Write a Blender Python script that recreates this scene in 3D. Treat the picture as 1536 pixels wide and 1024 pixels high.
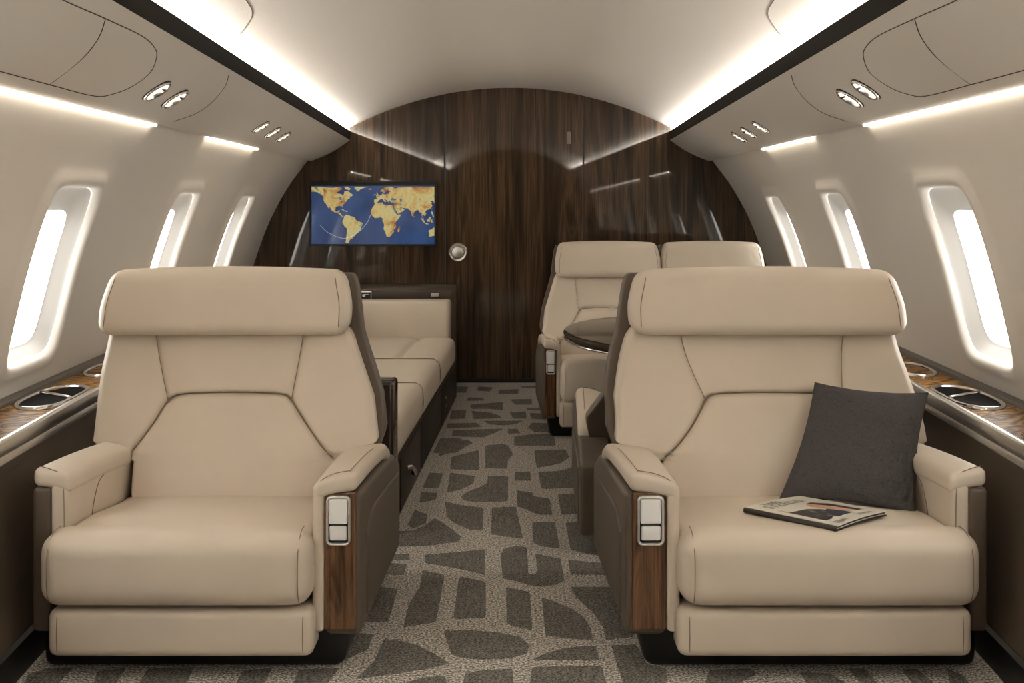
import bpy, bmesh, math, random
from mathutils import Vector, Matrix
random.seed(4)
# ------------------------------------------------------------------ clear, camera, world, exposure
for o in list(bpy.data.objects): bpy.data.objects.remove(o)
C = bpy.context.scene.collection
SC = bpy.context.scene
cam = bpy.data.objects.new('camera', bpy.data.cameras.new('camera')); C.objects.link(cam)
cam.location = (0, 0, 1.2); cam.rotation_euler = (math.pi/2, 0, 0)
cam.data.sensor_width = 36; cam.data.lens = 36*1800/1536
cam.data.shift_x = 3/1536; cam.data.shift_y = -197/1536
cam.data.clip_start = .05
SC.camera = cam
w = bpy.data.worlds.new('world'); SC.world = w; w.use_nodes = True
w.node_tree.nodes['Background'].inputs[0].default_value = (1, .985, .95, 1)
w.node_tree.nodes['Background'].inputs[1].default_value = 1.6
SC.view_settings.view_transform = 'Standard'; SC.view_settings.look = 'None'
SC.view_settings.gamma = 1; SC.view_settings.use_curve_mapping = False
SC.view_settings.exposure = 1.22
COVE_W, WIN_W, WASH = 7.4, 6, 4.2
WARM = (1, .955, .885); DAY = (1, .97, .92)

def area(name, loc, rot, sx, sy, watt, col, spread=math.pi):
    l = bpy.data.lights.new(name, 'AREA'); l.shape = 'RECTANGLE'; l.size = sx; l.size_y = sy
    l.energy = watt; l.color = col; l.spread = spread
    o = bpy.data.objects.new(name, l); C.objects.link(o); o.location = loc; o.rotation_euler = rot
    return o
def aim(o, d, up='Y'):
    o.rotation_euler = Vector(d).to_track_quat('-Z', up).to_euler()

# ------------------------------------------------------------------ cabin cross-section, ruled from Y=3 to the bulkhead at Y=8.37
YB, YR = 8.37, -1.2
def L(Y, f, n): return n+(f-n)*(Y-3)/5.37
def stripb(Y): return L(Y, 1.116, .995), L(Y, 1.688, 1.725)
def stript(Y): return L(Y, 1.116, .983), L(Y, 1.749, 1.780)
def panel(Y, t):
    x0, z0 = stripb(Y); x1, z1 = L(Y, 1.39, 1.28), L(Y, 1.54, 1.508)
    b = .014*math.sin(math.pi*t); dx, dz = x1-x0, z1-z0; n = math.hypot(dx, dz)
    return x0+dx*t+dz/n*b, z0+dz*t-dx/n*b
def ceil_pt(Y, x):
    za = L(Y, 2.051, 2.08); ze = L(Y, 1.775, 1.80); xe = L(Y, 1.116, .99)
    s = za-ze; R = (xe*xe+s*s)/(2*s); X = x*xe
    return X, za-R+math.sqrt(R*R-X*X)
WF = [(1.40, 1.56), (1.56, 1.34), (1.69, 1.09), (1.79, .81), (1.85, .60)]
WN = [(1.285, 1.53), (1.395, 1.304), (1.478, 1.048), (1.545, .762), (1.592, .545)]
def crom(P, v):
    n = len(P)-1; s = min(max(v, 0), 1)*n; i = min(int(s), n-1); t = s-i
    p0 = P[max(i-1, 0)] if i > 0 else (2*P[0][0]-P[1][0], 2*P[0][1]-P[1][1])
    p1, p2 = P[i], P[i+1]
    p3 = P[i+2] if i+2 <= n else (2*P[n][0]-P[n-1][0], 2*P[n][1]-P[n-1][1])
    return tuple(.5*((2*b)+(-a+c)*t+(2*a-5*b+4*c-d)*t*t+(-a+3*b-3*c+d)*t**3) for a, b, c, d in zip(p0, p1, p2, p3))
def wall_pt(Y, v):
    f, n = crom(WF, v), crom(WN, v)
    return L(Y, f[0], n[0]), L(Y, f[1], n[1])
def rail_x(Y): return L(Y, 1.66, 1.355)
def ledge_z(Y): return L(Y, .615, .572)

# ------------------------------------------------------------------ mesh helpers (vertices in world space; MAP bends a whole thing into place)
MAP = [None, False]
def base_of(p):
    v = Vector((0, 0, 0))
    while p is not None: v += p.location; p = p.parent
    return v
def obj(name, vf, mat, parent=None, smooth=True, mats=None, fm=None, loc=None):
    verts, faces = vf
    if MAP[0]: verts = [MAP[0](*v) for v in verts]
    if MAP[1]: faces = [tuple(reversed(f)) for f in faces]
    b = base_of(parent)
    if parent is None and loc is None:
        xs, ys, zs = zip(*verts); loc = ((min(xs)+max(xs))/2, (min(ys)+max(ys))/2, min(zs))
    if parent is not None: loc = (0, 0, 0)
    off = b+Vector(loc)
    me = bpy.data.meshes.new(name)
    me.from_pydata([tuple(Vector(v)-off) for v in verts], [], faces)
    for m in (mats or [mat]): me.materials.append(m)
    if fm: me.polygons.foreach_set('material_index', fm)
    if smooth: me.polygons.foreach_set('use_smooth', [True]*len(me.polygons))
    me.update()
    o = bpy.data.objects.new(name, me); C.objects.link(o); o.location = loc
    if parent is not None: o.parent = parent
    return o
def sharp(o, ang=35):
    bm = bmesh.new(); bm.from_mesh(o.data)
    bmesh.ops.remove_doubles(bm, verts=bm.verts, dist=1e-5)
    for e in bm.edges:
        if len(e.link_faces) == 2 and e.calc_face_angle(0) > math.radians(ang): e.smooth = False
    bm.to_mesh(o.data); bm.free(); return o
def empty(name, loc, label, cat, group=None):
    o = bpy.data.objects.new(name, None); C.objects.link(o); o.location = loc; o.empty_display_size = .1
    o['label'] = label; o['category'] = cat
    if group: o['group'] = group
    return o
def tag(o, label, cat, group=None):
    o['label'] = label; o['category'] = cat
    if group: o['group'] = group
    return o
def struct(o, label=None):
    o['kind'] = 'structure'
    if label: o['label'] = label
    return o
def join(*vfs):
    V, F = [], []
    for v, f in vfs:
        n = len(V); V += v; F += [tuple(i+n for i in q) for q in f]
    return V, F
def axis(a, b, r, n, k=4):
    r = min(r, (b-a)*.499)
    pts = [a+r*(1-math.cos(math.pi/2*i/k)) for i in range(k)] + [a+r+(b-a-2*r)*i/n for i in range(n+1)] + [b-r*(1-math.cos(math.pi/2*i/k)) for i in range(k-1, -1, -1)]
    return pts, r
def soft(x0, x1, y0, y1, z0, z1, r=.02, n=(2, 2, 2), f=None, k=4):
    """box with rounded edges; f(x,y,z) bends it"""
    ax, rx = axis(x0, x1, r, n[0], k); ay, ry = axis(y0, y1, r, n[1], k); az, rz = axis(z0, z1, r, n[2], k)
    idx, V, F = {}, [], []
    nx, ny, nz = len(ax)-1, len(ay)-1, len(az)-1
    def vid(i, j, l):
        key = (i, j, l)
        if key in idx: return idx[key]
        p = Vector((ax[i], ay[j], az[l]))
        q = Vector((min(max(p.x, x0+rx), x1-rx), min(max(p.y, y0+ry), y1-ry), min(max(p.z, z0+rz), z1-rz)))
        d = Vector(((p.x-q.x)/rx, (p.y-q.y)/ry, (p.z-q.z)/rz))
        if d.length > 1e-9: d.normalize()
        v = (q.x+d.x*rx, q.y+d.y*ry, q.z+d.z*rz)
        if f: v = f(*v)
        idx[key] = len(V); V.append(v); return idx[key]
    for i in range(nx):
        for j in range(ny):
            F.append((vid(i, j, 0), vid(i, j+1, 0), vid(i+1, j+1, 0), vid(i+1, j, 0)))
            F.append((vid(i, j, nz), vid(i+1, j, nz), vid(i+1, j+1, nz), vid(i, j+1, nz)))
    for i in range(nx):
        for l in range(nz):
            F.append((vid(i, 0, l), vid(i+1, 0, l), vid(i+1, 0, l+1), vid(i, 0, l+1)))
            F.append((vid(i, ny, l), vid(i, ny, l+1), vid(i+1, ny, l+1), vid(i+1, ny, l)))
    for j in range(ny):
        for l in range(nz):
            F.append((vid(0, j, l), vid(0, j, l+1), vid(0, j+1, l+1), vid(0, j+1, l)))
            F.append((vid(nx, j, l), vid(nx, j+1, l), vid(nx, j+1, l+1), vid(nx, j, l+1)))
    return V, F
def tube(pts, r, n=6):
    P = [Vector(p) for p in pts]; V, F = [], []
    for i, p in enumerate(P):
        d = (P[min(i+1, len(P)-1)]-P[max(i-1, 0)]).normalized()
        a = d.orthogonal().normalized() if i == 0 else (a-d*a.dot(d)).normalized()
        b = d.cross(a)
        for k in range(n):
            t = 2*math.pi*k/n; V.append(tuple(p+a*math.cos(t)*r+b*math.sin(t)*r))
    for i in range(len(P)-1):
        for k in range(n):
            F.append((i*n+k, i*n+(k+1) % n, (i+1)*n+(k+1) % n, (i+1)*n+k))
    F.append(tuple(range(n-1, -1, -1))); F.append(tuple((len(P)-1)*n+k for k in range(n)))
    return V, F
def loop_lathe(prof, c, ax, up, n=40, sx=1, sy=1):
    """rings of (radius, height) round axis ax at c; first ring closed with a cap"""
    ax = Vector(ax).normalized(); u = Vector(up); u = (u-ax*u.dot(ax)).normalized(); v = ax.cross(u); c = Vector(c)
    V, F = [], []
    for r, h in prof:
        for k in range(n):
            t = 2*math.pi*k/n; V.append(tuple(c+ax*h+u*(math.cos(t)*r*sx)+v*(math.sin(t)*r*sy)))
    for i in range(len(prof)-1):
        for k in range(n):
            F.append((i*n+k, i*n+(k+1) % n, (i+1)*n+(k+1) % n, (i+1)*n+k))
    F.append(tuple(range(n-1, -1, -1))); F.append(tuple((len(prof)-1)*n+k for k in range(n)))
    return V, F
def smooth_path(P, k=6, closed=False):
    out = []; n = len(P)
    for i in range(n if closed else n-1):
        if closed: p = [Vector(P[(i+j-1) % n]) for j in range(4)]
        else: p = [Vector(P[max(i-1, 0)]), Vector(P[i]), Vector(P[i+1]), Vector(P[min(i+2, n-1)])]
        for q in range(k):
            t = q/k; a, b, c, d = p
            out.append(.5*((2*b)+(c-a)*t+(2*a-5*b+4*c-d)*t*t+(3*b-a-3*c+d)*t**3))
    if not closed: out.append(Vector(P[-1]))
    return out
def prism(poly, y0, y1):
    """polygon in X,Z extruded along Y"""
    n = len(poly); V = [(x, y0, z) for x, z in poly]+[(x, y1, z) for x, z in poly]
    F = [tuple(range(n)), tuple(range(2*n-1, n-1, -1))]+[(i, n+i, n+(i+1) % n, (i+1) % n) for i in range(n)]
    return V, F
def sheet(fn, us, vs, flip=False):
    V = [fn(u, v) for u in us for v in vs]; m = len(vs); F = []
    for i in range(len(us)-1):
        for j in range(m-1):
            q = (i*m+j, i*m+j+1, (i+1)*m+j+1, (i+1)*m+j); F.append(q[::-1] if flip else q)
    return V, F
def lin(a, b, n): return [a+(b-a)*i/n for i in range(n+1)]
def sm(a, b, x):
    t = min(max((x-a)/(b-a), 0), 1); return t*t*(3-2*t)
def ltab(T, x):
    if x <= T[0][0]: return T[0][1]
    for (a, u), (b, v) in zip(T, T[1:]):
        if x <= b: return u+(v-u)*(x-a)/(b-a)
    return T[-1][1]
def tab(T, x):
    if x <= T[0][0]: return T[0][1]
    for (a, u), (b, v) in zip(T, T[1:]):
        if x <= b: return u+(v-u)*sm(a, b, x)
    return T[-1][1]

# ------------------------------------------------------------------ materials
def mat(name, col, rough=.5, metal=0, coat=0, spec=.5, emit=None, es=0):
    m = bpy.data.materials.new(name); m.use_nodes = True
    p = m.node_tree.nodes['Principled BSDF']
    p.inputs['Base Color'].default_value = (*col, 1); p.inputs['Roughness'].default_value = rough
    p.inputs['Metallic'].default_value = metal; p.inputs['Coat Weight'].default_value = coat
    p.inputs['Coat Roughness'].default_value = .06; p.inputs['Specular IOR Level'].default_value = spec
    if emit: p.inputs['Emission Color'].default_value = (*emit, 1); p.inputs['Emission Strength'].default_value = es
    return m, m.node_tree.nodes, m.node_tree.links, p
def coords(N, K, scale=(1, 1, 1), kind='Object'):
    tc = N.new('ShaderNodeTexCoord'); mp = N.new('ShaderNodeMapping'); mp.inputs['Scale'].default_value = scale
    K.new(tc.outputs[kind], mp.inputs[0]); return mp.outputs[0]
def noise(N, K, vec, s, detail=4, rough=.5, dist=0):
    n = N.new('ShaderNodeTexNoise'); n.inputs['Scale'].default_value = s; n.inputs['Detail'].default_value = detail
    n.inputs['Roughness'].default_value = rough; n.inputs['Distortion'].default_value = dist
    K.new(vec, n.inputs['Vector']); return n.outputs['Fac']
def ramp(N, K, fac, stops):
    r = N.new('ShaderNodeValToRGB'); e = r.color_ramp.elements
    while len(e) < len(stops): e.new(.5)
    for q, (p, c) in zip(e, stops): q.position = p; q.color = (*c, 1)
    K.new(fac, r.inputs[0]); return r.outputs[0]
def bump(N, K, h, p, strength, dist):
    b = N.new('ShaderNodeBump'); b.inputs['Strength'].default_value = strength; b.inputs['Distance'].default_value = dist
    K.new(h, b.inputs['Height']); K.new(b.outputs[0], p.inputs['Normal'])
def mixc(N, K, fac, a, b, mode='MIX'):
    m = N.new('ShaderNodeMix'); m.data_type = 'RGBA'; m.blend_type = mode
    for s, i in ((fac, 0), (a, 6), (b, 7)):
        if isinstance(s, (int, float)): m.inputs[i].default_value = s
        elif isinstance(s, tuple): m.inputs[i].default_value = (*s, 1)
        else: K.new(s, m.inputs[i])
    return m.outputs[2]

def leather(name, col, rough=.42):
    m, N, K, p = mat(name, col, rough, spec=.45)
    c = coords(N, K); n1 = noise(N, K, c, 3.2, 3)
    a = tuple(x*.96 for x in col); b = tuple(min(1, x*1.03) for x in col)
    K.new(ramp(N, K, n1, [(.3, a), (.7, b)]), p.inputs['Base Color'])
    v = N.new('ShaderNodeTexVoronoi'); v.inputs['Scale'].default_value = 620; K.new(c, v.inputs['Vector'])
    bump(N, K, v.outputs['Distance'], p, .12, .0006); return m
LEATHER = leather('cream_leather', (.655, .567, .465))
TAUPE = leather('taupe_leather', (.105, .078, .055), .5)
SEAM = mat('leather_seam', (.25, .19, .13), .7)[0]
def wood(name, dark, mid, light, sx=9, sz=.55, rough=.3, coat=.6, vert=True, fig=2.2):
    m, N, K, p = mat(name, mid, rough, coat=coat)
    sc = (sx, sx, sz) if vert else (sx, sz, sx)
    c = coords(N, K, sc)
    n0 = noise(N, K, c, 1.0, 4, .55, fig)
    sc2 = (90, 90, 2.2) if vert else (90, 2.2, 90)
    c2 = coords(N, K, sc2); n2 = noise(N, K, c2, 1.2, 3, .6)
    base = ramp(N, K, n0, [(.28, dark), (.44, mid), (.58, light), (.68, mid), (.8, dark)])
    fine = ramp(N, K, n2, [(.3, (.42, .40, .38)), (.62, (1.12, 1.1, 1.06))])
    K.new(mixc(N, K, 1.0, base, fine, 'MULTIPLY'), p.inputs['Base Color'])
    p.inputs['Coat Roughness'].default_value = .03; p.inputs['Specular IOR Level'].default_value = .15
    return m
WALNUT = wood('dark_walnut', (.009, .0055, .003), (.041, .0225, .0112), (.100, .057, .028), 7, .5, .4, 1.0)
WALNUT_D = wood('door_walnut', (.010, .006, .0032), (.045, .0245, .0122), (.107, .061, .030), 8.3, .45, .4, 1.0)
ARMWOOD = wood('armrest_walnut', (.035, .016, .008), (.105, .052, .026), (.19, .10, .05), 16, 1.6, .3, .5, fig=3)
SOFAWOOD = wood('sofa_walnut', (.008, .005, .003), (.020, .012, .008), (.036, .022, .014), 9, .8, .4, .04)
def burl():
    m, N, K, p = mat('burl_veneer', (.2, .1, .03), .45, spec=.12)
    c = coords(N, K); wv = N.new('ShaderNodeTexVoronoi'); wv.inputs['Scale'].default_value = 5.5
    n = noise(N, K, c, 3, 3); ad = N.new('ShaderNodeVectorMath'); ad.operation = 'ADD'
    K.new(c, ad.inputs[0]); cv = N.new('ShaderNodeCombineXYZ'); K.new(n, cv.inputs[0]); K.new(n, cv.inputs[1]); K.new(cv.outputs[0], ad.inputs[1])
    K.new(ad.outputs[0], wv.inputs['Vector'])
    w2 = N.new('ShaderNodeMath'); w2.operation = 'MULTIPLY'; w2.inputs[1].default_value = 4.5; K.new(wv.outputs['Distance'], w2.inputs[0])
    w3 = N.new('ShaderNodeMath'); w3.operation = 'FRACT'; K.new(w2.outputs[0], w3.inputs[0])
    K.new(ramp(N, K, w3.outputs[0], [(0, (.02, .009, .003)), (.14, (.11, .048, .012)), (.55, (.42, .23, .065)), (.85, (.24, .11, .030)), (1, (.06, .026, .009))]), p.inputs['Base Color'])
    return m
BURL = burl()
def plastic(name, col, rough=.55, bs=0.0):
    m, N, K, p = mat(name, col, rough, spec=.35)
    c = coords(N, K); n = noise(N, K, c, 90, 4)
    bump(N, K, n, p, bs, .002); return m
CEIL = plastic('ceiling_fabric', (.72, .665, .60), .8, .25)
WALLM = plastic('sidewall_liner', (.74, .695, .64), .55, .05)
PANELM = plastic('overhead_panel_liner', (.70, .655, .60), .5, .04)
REVEAL = plastic('window_reveal', (.66, .645, .62), .6, .0)
CHROME = mat('chrome', (.78, .76, .73), .16, 1)[0]
STEEL = mat('brushed_metal', (.76, .745, .72), .30, 1)[0]
BLACK = mat('black_plastic', (.008, .008, .008), .45)[0]
STRIP = mat('black_strip', (.010, .008, .006), .6, spec=.08)[0]
LINE = mat('panel_gap', (.06, .045, .035), .8)[0]
WHITE = mat('white_button', (.90, .90, .89), .3, coat=.3)[0]
SATIN = mat('satin_frame', (.88, .87, .85), .28, .85)[0]
LED = mat('led_strip', (1, .95, .85), .5, emit=(1, .90, .74), es=WASH)[0]
LENS = mat('lamp_lens', (.9, .85, .7), .3, emit=(1, .92, .72), es=1.0)[0]
GLOSSBR, _, _, _p = mat('polished_brown_table', (.040, .028, .020), .06, spec=.22); _p.inputs['IOR'].default_value = 1.16
WELL_SHADE = mat('well_shade_black', (.006, .005, .005), .7, spec=.03)[0]  # flat black standing in for the shade down inside the cup wells
GASKET = mat('dark_edge_trim', (.16, .145, .13), .35, .6)[0]
PANE = bpy.data.materials.new('window_glass'); PANE.use_nodes = True
def glass():                                           # milky diffusing acrylic, lit by the day outside
    N, K = PANE.node_tree.nodes, PANE.node_tree.links
    N.remove(N['Principled BSDF']); out = N['Material Output']
    t = N.new('ShaderNodeBsdfTranslucent'); t.inputs[0].default_value = (.92, .92, .90, 1)
    g = N.new('ShaderNodeBsdfGlossy'); g.inputs['Roughness'].default_value = .15
    mx = N.new('ShaderNodeMixShader'); mx.inputs[0].default_value = .05
    K.new(t.outputs[0], mx.inputs[1]); K.new(g.outputs[0], mx.inputs[2]); K.new(mx.outputs[0], out.inputs[0])
glass()
def carpet(name, a, b):
    m, N, K, p = mat(name, a, .95, spec=.1)
    c = coords(N, K); n1 = noise(N, K, c, 150, 3, .75)
    c2 = coords(N, K, (4, 60, 1)); n2 = noise(N, K, c2, 2.2, 4, .65)
    c3 = coords(N, K, (70, 5, 1)); n3 = noise(N, K, c3, 2, 3, .6)
    k1 = mixc(N, K, .5, ramp(N, K, n2, [(.32, (0, 0, 0)), (.68, (1, 1, 1))]), ramp(N, K, n3, [(.35, (0, 0, 0)), (.65, (1, 1, 1))])) if name.startswith('dark') else ramp(N, K, n1, [(.4, (0, 0, 0)), (.6, (1, 1, 1))])
    base = mixc(N, K, k1, a, b)
    sp = ramp(N, K, n1, [(.40, (.35, .35, .35)), (.60, (1.55, 1.55, 1.55))])
    K.new(mixc(N, K, 1.0, base, sp, 'MULTIPLY'), p.inputs['Base Color'])
    bump(N, K, n1, p, .6, .003); return m
CARPET_L = carpet('light_carpet', (.32, .30, .265), (.58, .545, .49))
CARPET_D = carpet('dark_carpet', (.13, .122, .108), (.25, .236, .21))
def cloth():
    m, N, K, p = mat('charcoal_linen', (.05, .047, .044), .9, spec=.2)
    c = coords(N, K, (1, 1, 12)); c2 = coords(N, K, (12, 1, 1))
    n1 = noise(N, K, c, 90, 2); n2 = noise(N, K, c2, 90, 2)
    s = N.new('ShaderNodeMath'); s.operation = 'ADD'; K.new(n1, s.inputs[0]); K.new(n2, s.inputs[1])
    K.new(ramp(N, K, s.outputs[0], [(.7, (.032, .030, .031)), (1, (.078, .072, .071))]), p.inputs['Base Color'])
    bump(N, K, s.outputs[0], p, .4, .001); return m
CLOTH = cloth()

# ------------------------------------------------------------------ floor
CARPET = [[[0.085,4.614],[0.173,4.62],[0.178,4.259],[0.123,4.277],[0.083,4.331]],[[0.213,4.614],[0.309,4.614],[0.312,4.169],[0.267,4.194],[0.214,4.246]],[[-0.297,4.181],[-0.164,4.22],[-0.088,4.251],[-0.084,3.95],[-0.156,4.005],[-0.242,4.059],[-0.288,4.083]],[[-0.033,4.181],[-0.018,4.259],[0.027,4.293],[0.06,4.272],[0.061,3.966],[0.083,3.95],[0.091,4.012],[0.088,4.194],[0.176,4.132],[0.175,4.023],[0.176,3.888],[0.144,3.84],[0.097,3.823],[0.057,3.844],[0.018,3.883],[-0.024,3.91]],[[0.199,4.119],[0.313,4.083],[0.32,3.95],[0.2,3.95]],[[-0.291,4.0],[-0.215,3.95],[-0.215,3.494],[-0.308,3.451],[-0.308,3.661],[-0.288,3.823]],[[-0.167,3.932],[-0.078,3.877],[-0.071,3.53],[-0.167,3.521]],[[-0.013,3.823],[0.062,3.771],[0.064,3.429],[0.022,3.451],[-0.01,3.486]],[[0.098,3.72],[0.144,3.671],[0.186,3.613],[0.219,3.539],[0.231,3.442],[0.233,3.35],[0.173,3.359],[0.1,3.383]],[[0.193,3.823],[0.323,3.823],[0.349,3.375],[0.268,3.35],[0.268,3.459],[0.246,3.585],[0.204,3.72]],[[-0.19,3.425],[-0.11,3.429],[-0.026,3.408],[0.027,3.375],[0.055,3.31],[0.046,3.248],[-0.002,3.21],[-0.075,3.203],[-0.136,3.218],[-0.16,3.248]],[[-0.352,3.359],[-0.304,3.342],[-0.255,3.31],[-0.205,3.248],[-0.159,3.176],[-0.209,3.142],[-0.288,3.109],[-0.396,3.068],[-0.362,3.188]],[[0.059,3.203],[0.094,3.248],[0.14,3.282],[0.193,3.302],[0.236,3.306],[0.239,3.196]],[[0.058,3.152],[0.242,3.162],[0.245,2.995],[0.047,2.995]],[[-0.116,3.109],[-0.078,3.128],[0.006,3.142],[0.011,2.995],[-0.122,2.995]],[[-0.262,3.054],[-0.216,3.082],[-0.169,3.095],[-0.147,2.982],[-0.251,2.982]],[[0.279,3.31],[0.349,3.314],[0.361,3.174],[0.41,3.142],[0.389,2.982],[0.288,2.982],[0.283,3.159]],[[-0.421,3.823],[-0.356,3.802],[-0.354,3.494],[-0.439,3.494],[-0.435,3.661]],[[-0.41,4.083],[-0.349,4.066],[-0.349,3.95],[-0.435,3.95],[-0.43,4.071]],[[-0.44,3.408],[-0.385,3.392],[-0.389,3.279],[-0.463,3.159],[-0.462,3.31]],[[-0.424,4.181],[-0.352,4.189],[-0.345,4.107],[-0.428,4.119]],[[-0.126,6.122],[-0.03,6.163],[-0.006,6.105],[0.003,6.006],[0.016,5.894],[-0.009,5.771],[-0.012,5.567],[-0.115,5.582]],[[0.024,6.261],[0.235,6.261],[0.233,6.122],[0.136,6.115],[0.03,6.139]],[[0.12,5.996],[0.278,6.022],[0.288,5.832],[0.237,5.682],[0.124,5.582]],[[-0.285,5.832],[-0.156,6.006],[-0.144,5.54],[-0.207,5.545],[-0.277,5.562]],[[-0.368,6.226],[-0.221,6.261],[-0.191,6.191],[-0.251,6.006],[-0.346,5.847]],[[-0.274,5.485],[-0.159,5.417],[-0.16,5.275],[-0.204,5.164],[-0.268,5.093]],[[-0.1,5.417],[-0.009,5.417],[-0.008,4.945],[-0.131,4.927],[-0.185,4.956],[-0.207,5.012],[-0.185,5.105],[-0.138,5.189],[-0.1,5.275]],[[0.024,5.498],[0.093,5.512],[0.093,5.326],[0.02,5.321]],[[0.128,5.498],[0.231,5.526],[0.315,5.638],[0.299,5.189],[0.137,5.164]],[[0.028,5.14],[0.094,5.105],[0.096,5.035],[0.165,4.99],[0.167,4.723],[0.11,4.729],[0.06,4.816],[0.029,4.858]],[[0.201,5.07],[0.298,5.081],[0.291,4.744],[0.203,4.723]],[[-0.268,4.945],[-0.209,4.89],[-0.107,4.837],[-0.102,4.493],[-0.149,4.502],[-0.212,4.596],[-0.247,4.693]],[[-0.073,4.837],[-0.034,4.848],[0.024,4.858],[0.048,4.377],[-0.07,4.439]],[[-0.369,5.485],[-0.306,5.471],[-0.307,5.189],[-0.379,5.177]],[[-0.379,5.105],[-0.307,5.093],[-0.31,4.967],[-0.371,4.923]],[[-0.381,4.805],[-0.326,4.733],[-0.322,4.596],[-0.365,4.521],[-0.39,4.577]],[[-0.294,4.673],[-0.252,4.596],[-0.179,4.412],[-0.186,4.343],[-0.286,4.293],[-0.392,4.278],[-0.449,4.377],[-0.435,4.484],[-0.363,4.493],[-0.32,4.577]],[[-0.076,8.005],[0.056,8.051],[0.054,7.846],[-0.075,7.846]],[[0.0,7.608],[0.139,7.629],[0.135,7.404],[0.032,7.404]],[[-0.267,7.693],[-0.173,7.671],[-0.164,7.567],[-0.275,7.546]],[[-0.244,7.404],[-0.046,7.505],[-0.044,7.193],[-0.126,7.249],[-0.233,7.249]],[[-0.35,7.193],[-0.263,7.211],[-0.258,6.905],[-0.347,6.888]],[[-0.23,7.174],[-0.124,7.118],[-0.061,7.01],[-0.048,6.922],[-0.209,6.888]],[[0.0,7.118],[0.093,7.155],[0.096,6.905],[0.018,6.905]],[[-0.154,6.837],[0.077,6.837],[0.029,6.72],[-0.046,6.688],[-0.117,6.72]],[[-0.352,6.753],[-0.188,6.77],[-0.156,6.64],[-0.349,6.592]],[[0.123,6.77],[0.229,6.753],[0.233,6.469],[0.135,6.484],[0.098,6.608]],[[-0.312,6.545],[-0.034,6.592],[-0.084,6.454],[-0.143,6.335],[-0.309,6.365]],[[-0.011,6.577],[0.04,6.592],[0.056,6.454],[-0.011,6.439]],[[0.022,6.365],[0.117,6.424],[0.234,6.424],[0.233,6.111],[0.021,6.111]],[[-0.367,6.307],[-0.274,6.321],[-0.204,6.194],[-0.268,5.928],[-0.381,5.928]],[[0.101,7.268],[0.196,7.287],[0.194,7.193],[0.106,7.193]],[[0.117,7.1],[0.203,7.082],[0.209,6.871],[0.12,6.905]],[[-0.213,8.17],[-0.113,8.122],[-0.138,7.936],[-0.222,7.982]],[[0.071,8.17],[0.185,8.194],[0.183,8.098],[0.084,8.084]],[[-0.39,8.17],[-0.283,8.161],[-0.288,7.89],[-0.377,7.89]],[[-1.244,3.104],[-1.208,3.141],[-1.145,3.145],[-1.142,3.017],[-1.227,3.017]],[[-1.073,3.12],[-1.005,3.145],[-0.995,3.017],[-1.05,3.017]],[[-0.947,3.141],[-0.829,3.153],[-0.818,3.017],[-0.94,3.017]],[[-0.696,3.128],[-0.623,3.145],[-0.622,3.017],[-0.696,3.017]],[[-0.552,3.136],[-0.445,3.145],[-0.469,3.017],[-0.549,3.017]],[[0.522,3.133],[0.628,3.142],[0.641,3.108],[0.552,3.01],[0.483,3.01]],[[0.753,3.116],[0.829,3.108],[0.865,3.01],[0.753,3.01]],[[0.884,3.142],[0.929,3.142],[0.934,3.01],[0.891,3.01]],[[1.026,3.138],[1.066,3.138],[1.079,3.01],[1.016,3.01]],[[1.145,3.142],[1.169,3.1],[1.16,3.01],[1.104,3.01]]]
def build_floor():
    V = [(-1.75, YR, 0), (1.75, YR, 0), (1.9, YB+.05, 0), (-1.9, YB+.05, 0)]; F = [(0, 1, 2, 3)]; fm = [0]
    polys = []
    for P in CARPET: polys.append(P)
    for P in CARPET:                                   # the pattern carries on under the seats and behind the viewpoint
        for dx, dy, sx, sy in ((.92, 0, -1, 1), (-.92, 0, -1, 1), (1.55, 0, 1, 1), (-1.55, 0, 1, 1), (0, -2.2, 1, 1), (.95, -2.2, -1, 1), (-.95, -2.2, -1, 1)):
            Q = [(sx*x+dx, y+dy) for x, y in P]
            xs = [q[0] for q in Q]; ys = [q[1] for q in Q]
            if dy == 0 and (min(abs(q) for q in xs) < .58 or min(ys) < 3.2): continue
            if dy and (max(ys) > 2.85 or min(ys) < YR): continue
            if max(abs(q) for q in xs) > 1.7: continue
            polys.append(Q)
    for P in polys:
        n = len(P); Q = []
        for i in range(n):                              # slightly rounded corners
            a, b, c = Vector(P[i-1]), Vector(P[i]), Vector(P[(i+1) % n])
            p, q = b.lerp(a, .07), b.lerp(c, .07)
            Q += [p, (p+q)/4+b/2, q]
        area2 = sum(Q[i-1].x*Q[i].y-Q[i].x*Q[i-1].y for i in range(len(Q)))
        if area2 < 0: Q.reverse()
        s = len(V); V += [(q.x, q.y, .0004+.00002*(len(F) % 60)) for q in Q]; F.append(tuple(range(s, s+len(Q)))); fm.append(1)
    o = obj('floor', (V, F), None, smooth=False, mats=[CARPET_L, CARPET_D], fm=fm, loc=(0, 0, 0))
    struct(o, 'grey carpet with dark irregular patches parted by light bands')
build_floor()

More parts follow.
